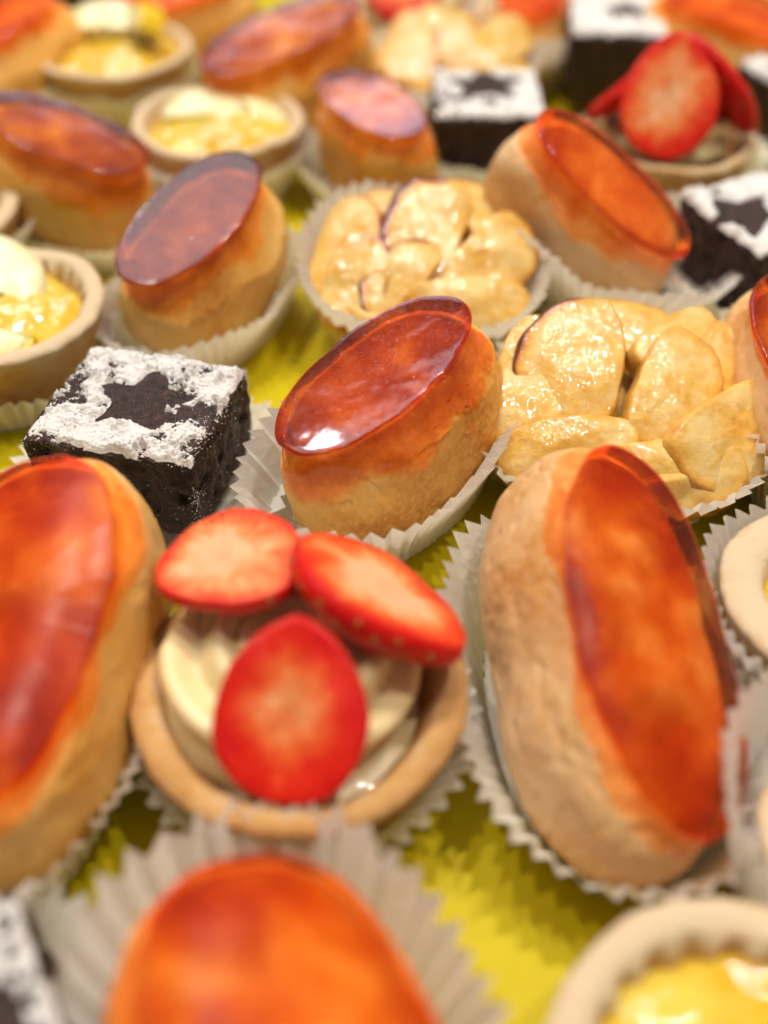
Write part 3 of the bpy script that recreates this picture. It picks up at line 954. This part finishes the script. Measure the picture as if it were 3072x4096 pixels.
# ---- brownies
brownie("sharp dark brownie in front left with a bare star in thick icing sugar", (-4.58, 0.45), -14, (3.25, 2.95), 0.55, 2.42, 201, star=(0.05, 0.05, 1.02, math.radians(20)), cover=0.06, res=90, powder=340, grains=7000)
brownie("blurred brownie cube square to the camera, between the small bun and the tilted bun", (2.85, 14.0), 0, (3.0, 3.1), 0.5, 2.5, 202, star=(0.0, 0.55, 1.1, math.radians(18)), cover=0.12, res=40, powder=110, grains=200)
brownie("far blurred brownie with thick white sugar and a small dark star", (7.2, 19.3), -6, (2.9, 3.3), 0.6, 2.7, 203, star=(0.35, 0.25, 0.8, math.radians(16)), cover=0.55, res=36, powder=100, grains=100)
brownie("brownie at the right edge with crisp black star in smooth white sugar", (9.05, 7.6), 24, (3.1, 3.1), 0.55, 2.45, 204, star=(-0.75, 0.05, 1.0, math.radians(30)), cover=0.7, res=50, powder=150, grains=200)
brownie("very blurred brownie in the near left corner of the tray", (-5.0, -11.1), 30, (2.8, 2.8), 0.5, 2.4, 205, star=(0, 0, 1.0, 0.3), cover=0.1, res=40, powder=110, grains=300)
brownie("blurred dark brownie in the far left corner behind the lemon tart", (-10.9, 24.0), 15, (3.0, 3.0), 0.5, 2.4, 206, cover=-0.3, res=30, powder=90, grains=0)
brownie("blurred dark brownie at the far right edge beside the strawberry tart", (12.2, 15.6), 20, (3.0, 3.0), 0.5, 2.4, 207, cover=-0.2, res=30, powder=90, grains=0)

# ---- strawberry tarts
def strawberry_tart_front():
    c = (-1.25, -5.65)
    root = thing("strawberry_tart", "tart with three strawberry slices on cream, in the front middle", "tart", c, "strawberry tarts")
    tart_shell(root, c, c, 2.52, 1.95, 301, 1.15, wall=0.46, bake=0.34, lean=0.5)
    blob_disc("custard", root, c, c, 1.92, 1.30, 0.30, 305, CREAM, np.eye(3))
    cream_swirl(root, c, (c[0] - 0.12, c[1] + 0.42), 1.74, 1.34, 0.5, 2.6, 2.6, tube=0.78)
    strawberry_slice(root, c, np.array([-2.30, -4.32, 2.95]), (-0.10, 0.14, 1), (-1, -0.40, 0), 1.10, 1.12, 0.55, 311, taper=0.3, bulge=0.06, seeds=26, pale=0.14)
    strawberry_slice(root, c, np.array([-0.18, -4.95, 2.82]), (0.44, 0.32, 0.84), (0.75, -0.65, -0.25), 1.06, 1.45, 0.78, 312, taper=0.42, bulge=0.12, seeds=38, pale=0.13)
    strawberry_slice(root, c, np.array([-1.25, -6.72, 2.72]), (-0.02, -0.62, 0.80), (0.05, 1, 0.8), 0.97, 1.26, 0.36, 313, taper=0.15, bulge=0.04, seeds=24, pale=-0.26)
strawberry_tart_front()

def strawberry_tart_back():
    c = (7.75, 12.9)
    root = thing("strawberry_tart", "blurred tart with upright strawberry slices on cream, behind the tilted bun", "tart", c, "strawberry tarts")
    tart_shell(root, c, c, 2.35, 1.9, 302, 1.3, wall=0.32)
    cream_swirl(root, c, c, 1.6, 1.2, 1.2, 2.4, 1.0, tube=0.7)
    strawberry_slice(root, c, np.array([7.30, 11.85, 3.28]), (-0.10, -0.80, 0.55), (0.15, 0.55, 0.85), 1.15, 1.55, 0.45, 321, taper=0.2, bulge=0.05, seeds=24, pale=0.05)
    strawberry_slice(root, c, np.array([6.65, 12.9, 3.25]), (-0.62, 0.45, 0.65), (0.75, 0.1, 0.65), 0.85, 1.45, 0.5, 322, taper=0.2, seeds=20, pale=-0.5)
    strawberry_slice(root, c, np.array([8.75, 12.7, 3.2]), (0.75, 0.40, 0.55), (-0.6, 0.15, 0.8), 0.9, 1.45, 0.5, 323, taper=0.2, seeds=20, pale=-0.5)
strawberry_tart_back()

def strawberry_tart_far():
    c = (1.2, 22.6)
    root = thing("strawberry_tart", "very blurred red fruit tart in the farthest row behind the apple tart", "tart", c, "strawberry tarts")
    tart_shell(root, c, c, 2.35, 1.9, 303, 1.3, wall=0.35)
    cream_swirl(root, c, c, 1.5, 1.1, 0.9, 2.2, 1.5, tube=0.6)
    strawberry_slice(root, c, np.array([0.7, 21.6, 2.9]), (-0.1, -0.7, 0.7), (0, 0.7, 0.7), 1.1, 1.3, 0.6, 331, seeds=10)
strawberry_tart_far()

# ---- lemon tarts: wedges are (offset xyz, normal, up, radius, thickness, start, end, peel)
lemon_tart("lemon tart with glossy pale filling, between the mauve topped bun and the far long bun", (-4.55, 13.35), 2.35, 2.05, 401,
           [((-0.25, 0.55, 1.72), (0.05, -0.22, 1), (0.1, 1, 0.3), 1.35, 0.5, -15, 195, False), ((0.95, 0.25, 1.74), (0.25, -0.25, 1), (1, 0.6, 0), 0.95, 0.5, 0, 180, False)], dome=0.35, fill=0.82)
lemon_tart("blurred lemon tart with a peel edged lemon chunk on top, in the far left row", (-8.25, 18.2), 2.4, 2.15, 402,
           [((-0.3, 0.5, 2.25), (0, -0.35, 1), (0, 1, 0.3), 1.4, 0.7, 0, 180, False), ((0.85, 0.25, 2.4), (-0.9, -0.3, 0.5), (0.2, 0.2, 1), 0.8, 0.8, 20, 160, True)], dome=0.35, fill=0.85)
lemon_tart("lemon tart cut by the left edge with two white lemon chunks, beside the sharp brownie", (-8.35, 4.25), 2.35, 2.1, 403,
           [((-0.55, 0.75, 1.95), (0.15, -0.3, 1), (0.1, 1, 0.4), 1.45, 0.6, -20, 190, False), ((0.25, -1.05, 2.0), (0.1, -0.35, 0.9), (0, -1, -0.4), 0.85, 0.6, 0, 170, True)], flutes=26, wall=0.42, dome=0.4, fill=0.8)
lemon_tart("very blurred lemon tart in the near right corner", (4.05, -11.4), 2.35, 2.0, 404,
           [((0.6, -0.6, 1.9), (0, -0.2, 1), (1, 0.5, 0), 1.2, 0.4, 0, 180, False)], flutes=22, wall=0.5)
lemon_tart("lemon tart with thick pale crust cut by the right edge, beside the long pale bun", (7.5, -3.95), 2.1, 2.0, 405, [], wall=0.7)
lemon_tart("lemon tart of which only a crust rim shows at the left edge", (-11.1, 8.6), 2.2, 2.0, 406, [], wall=0.42)
lemon_tart("pale lemon tart in a tall paper cup at the lower right edge", (6.9, -7.9), 1.7, 1.3, 407, [], wall=0.42)

# ---- apple tarts: slices are (offset xyz, normal, up, half width, half length, thickness, browning)
apple_tart("glazed apple tart with one dark caramelised edge, behind the dark red bun", (0.75, 6.2), 2.4, 501, [
    ((-1.75, 0.45, 2.0), (-0.35, -0.35, 1), (0.3, 1, 0.2), 1.0, 1.45, 0.5, 0.35),
    ((-0.15, 1.6, 2.15), (0.0, -0.2, 1), (-1, 0.1, 0), 0.9, 1.6, 0.5, 0.4),
    ((1.5, 1.25, 2.15), (0.35, -0.25, 1), (-0.6, 0.8, 0.1), 1.0, 1.4, 0.5, 0.6),
    ((0.35, 0.45, 2.35), (0.15, -0.45, 1), (-0.35, -1, -0.4), 1.25, 1.6, 0.55, 1.25),
    ((1.55, -0.25, 2.2), (0.35, -0.5, 1), (0.7, 0.9, 0.2), 1.1, 1.4, 0.5, 0.5),
    ((-1.5, -0.9, 1.95), (-0.3, -0.65, 1), (0.35, 1, 0.4), 1.0, 1.2, 0.5, 0.35),
    ((-0.35, -1.0, 2.05), (0.1, -0.65, 1), (-0.7, -0.7, -0.4), 0.8, 1.15, 0.5, 1.0),
    ((1.1, -1.5, 1.85), (0.25, -0.7, 1), (1, 0.1, 0), 0.9, 1.4, 0.5, 0.5)], 1.6)
apple_tart("glazed apple tart with broad pale slices, right of the dark red bun", (4.6, 1.15), 2.45, 502, [
    ((0.15, 1.75, 2.15), (0.0, -0.3, 1), (-1, 0.1, 0), 0.9, 1.5, 0.5, 0.35),
    ((-1.85, 0.9, 2.05), (-0.3, -0.35, 1), (0.4, 1, 0.2), 0.9, 1.2, 0.55, 0.2),
    ((-1.95, -0.25, 1.9), (-0.35, -0.5, 1), (0.2, 1, 0.3), 1.0, 1.2, 0.55, 0.25),
    ((1.15, 1.25, 2.4), (0.2, -0.35, 1), (0.8, 0.6, 0.1), 0.85, 1.15, 0.55, 0.45),
    ((1.95, 0.45, 2.2), (0.45, -0.45, 1), (0.3, 1, 0.3), 0.95, 1.3, 0.55, 0.4),
    ((-0.75, 0.35, 2.5), (-0.12, -0.50, 1), (-0.2, -1, -0.45), 1.35, 1.45, 0.55, 0.75),
    ((0.75, -0.15, 2.35), (0.15, -0.55, 1), (0.5, 1, 0.4), 1.1, 1.35, 0.55, 0.35),
    ((-1.2, -1.25, 1.8), (-0.2, -0.65, 1), (1, 0.1, 0), 0.9, 1.4, 0.55, 0.4),
    ((1.75, -1.0, 2.0), (0.4, -0.65, 1), (0.9, 0.6, 0.1), 1.2, 1.45, 0.6, 0.25),
    ((0.6, -1.75, 1.65), (0.1, -0.8, 1), (1, 0.1, 0), 1.0, 1.5, 0.6, 0.35)], 1.65)
apple_tart("blurred glazed apple tart full of sparkle behind the white dusted cube", (2.0, 18.3), 2.5, 503, [
    ((-1.4, 0.0, 2.1), (-0.2, -0.4, 1), (0.3, 1, 0), 1.1, 1.5, 0.55, 0.6),
    ((0.0, 0.2, 2.3), (0.1, -0.4, 1), (-0.5, 1, 0), 1.1, 1.5, 0.55, 0.7),
    ((1.4, 0.2, 2.2), (0.3, -0.3, 1), (0.6, 1, 0), 1.1, 1.5, 0.55, 0.6),
    ((-0.6, -1.2, 2.0), (0.0, -0.6, 1), (1, 0.2, 0), 0.9, 1.5, 0.55, 0.6),
    ((0.9, -1.3, 2.0), (0.1, -0.6, 1), (1, -0.2, 0), 0.9, 1.4, 0.55, 0.6)], 1.6)

# ---- paper cups: centre, yaw, foot half axes, rim half axes, height, pleats
paper_cup("paper cup round the dark red bun with the lamp reflection", (0.05, 0.15), 46, (2.3, 1.35), (3.15, 2.1), 1.75, 50, 601, dents=((-105, 35, 0.1, 0.3), (-20, 50, -0.1, 0.4)))
paper_cup("paper cup round the mauve topped bun behind the sharp brownie", (-4.1, 6.1), 60, (2.3, 1.3), (3.0, 1.95), 1.5, 48, 602)
paper_cup("paper cup round the tilted orange bun with the blotched flank", (5.3, 7.55), 140, (2.4, 1.4), (3.1, 2.2), 1.7, 50, 603, dents=((205, 40, 0.15, 0.8), (-60, 40, 0.1, 0.2)))
paper_cup("long paper cup round the pale bun right of the strawberry tart", (3.35, -5.1), 98, (3.0, 1.6), (3.75, 2.35), 1.45, 58, 604, dents=((150, 35, 0.1, 0.55),))
paper_cup("paper cup round the large orange bun left of the strawberry tart", (-5.5, -5.6), 84, (3.0, 1.45), (3.7, 2.05), 1.7, 58, 605)
paper_cup("near blurred paper cup round the bun closest to the camera", (-1.2, -11.1), 112, (2.3, 1.6), (3.25, 2.55), 2.05, 44, 606, amp=0.15)
paper_cup("low paper cup round the slanting reddish bun on the left", (-7.8, 10.3), 165, (2.2, 1.3), (2.9, 1.9), 1.0, 44, 607)
paper_cup("paper cup round the far long orange bun", (-2.9, 16.4), 28, (2.5, 1.3), (3.1, 1.9), 1.1, 46, 608)
paper_cup("paper cup round the small oval bun left of the dusted cube", (-0.35, 12.2), 124, (2.0, 1.2), (2.55, 1.7), 1.2, 44, 609)
paper_cup("paper cup round the golden bun in the far left corner", (-11.4, 17.7), 60, (2.3, 1.3), (3.0, 2.0), 1.6, 44, 610)
paper_cup("paper cup round the bun cut by the right edge beside the apple tart", (8.5, 1.0), 95, (2.6, 1.2), (3.3, 1.9), 2.0, 52, 613)
paper_cup("paper cup round the brown bun beside the far star brownie", (4.9, 21.8), 70, (2.2, 1.4), (2.9, 2.1), 2.1, 44, 614)
paper_cup("square spread paper cup under the sharp dark brownie", (-4.5, 0.3), -14, (1.7, 1.6), (2.75, 2.55), 0.85, 44, 615, k=3.2)
paper_cup("paper cup holding the brownie cube square to the camera", (2.85, 14.0), 0, (1.6, 1.6), (2.05, 2.1), 1.25, 40, 616, k=3.2)
paper_cup("paper cup holding the brownie with the crisp black star", (9.0, 7.6), 24, (1.7, 1.7), (2.75, 2.75), 1.4, 40, 617, k=2.8)
paper_cup("paper cup holding the near left corner brownie", (-5.0, -11.1), 30, (1.5, 1.5), (2.2, 2.2), 1.3, 40, 618, k=2.8)
paper_cup("scalloped paper cup round the strawberry tart in front", (-1.25, -5.6), 0, (1.8, 1.8), (2.62, 2.62), 1.2, 46, 619, k=2, round_pleats=True)
paper_cup("paper cup round the blurred tart with upright strawberry slices", (7.75, 12.9), 0, (1.8, 1.8), (2.65, 2.65), 1.5, 46, 620, k=2)
paper_cup("paper cup round the lemon tart behind the mauve topped bun", (-4.55, 13.35), 0, (1.8, 1.8), (2.5, 2.5), 1.45, 46, 621, k=2)
paper_cup("paper cup round the blurred far lemon tart with the chunk on top", (-8.25, 18.2), 0, (1.9, 1.9), (2.5, 2.5), 1.5, 46, 622, k=2)
paper_cup("paper cup round the lemon tart cut by the left edge", (-8.35, 4.25), 0, (1.8, 1.8), (2.45, 2.45), 1.1, 46, 623, k=2)
paper_cup("scalloped paper cup round the lemon tart beside the long pale bun", (7.5, -3.95), 0, (1.6, 1.6), (2.3, 2.3), 1.9, 46, 624, k=2, round_pleats=True)
paper_cup("tall paper cup at the lower right edge", (6.75, -7.9), 0, (1.7, 1.7), (2.25, 2.25), 2.5, 44, 625, k=2)
paper_cup("paper cup round the lemon tart at the left edge", (-11.1, 8.6), 0, (1.7, 1.7), (2.45, 2.45), 1.6, 44, 626, k=2)
paper_cup("paper cup round the apple tart behind the dark red bun", (0.85, 6.05), 0, (2.0, 1.9), (2.75, 2.6), 1.9, 50, 627, k=2.2, dents=((120, 55, 0.25, 0.75),))
paper_cup("paper cup round the apple tart right of the dark red bun", (4.6, 1.15), 0, (2.1, 2.0), (3.0, 2.9), 1.6, 50, 628, k=2.2)
paper_cup("paper cup round the blurred sparkling apple tart", (2.0, 18.3), 0, (2.0, 2.0), (2.8, 2.8), 1.9, 46, 629, k=2.2)
paper_cup("paper cup round the bun behind the far strawberry tart", (10.6, 18.6), 150, (2.4, 1.4), (3.0, 2.0), 1.3, 44, 630)
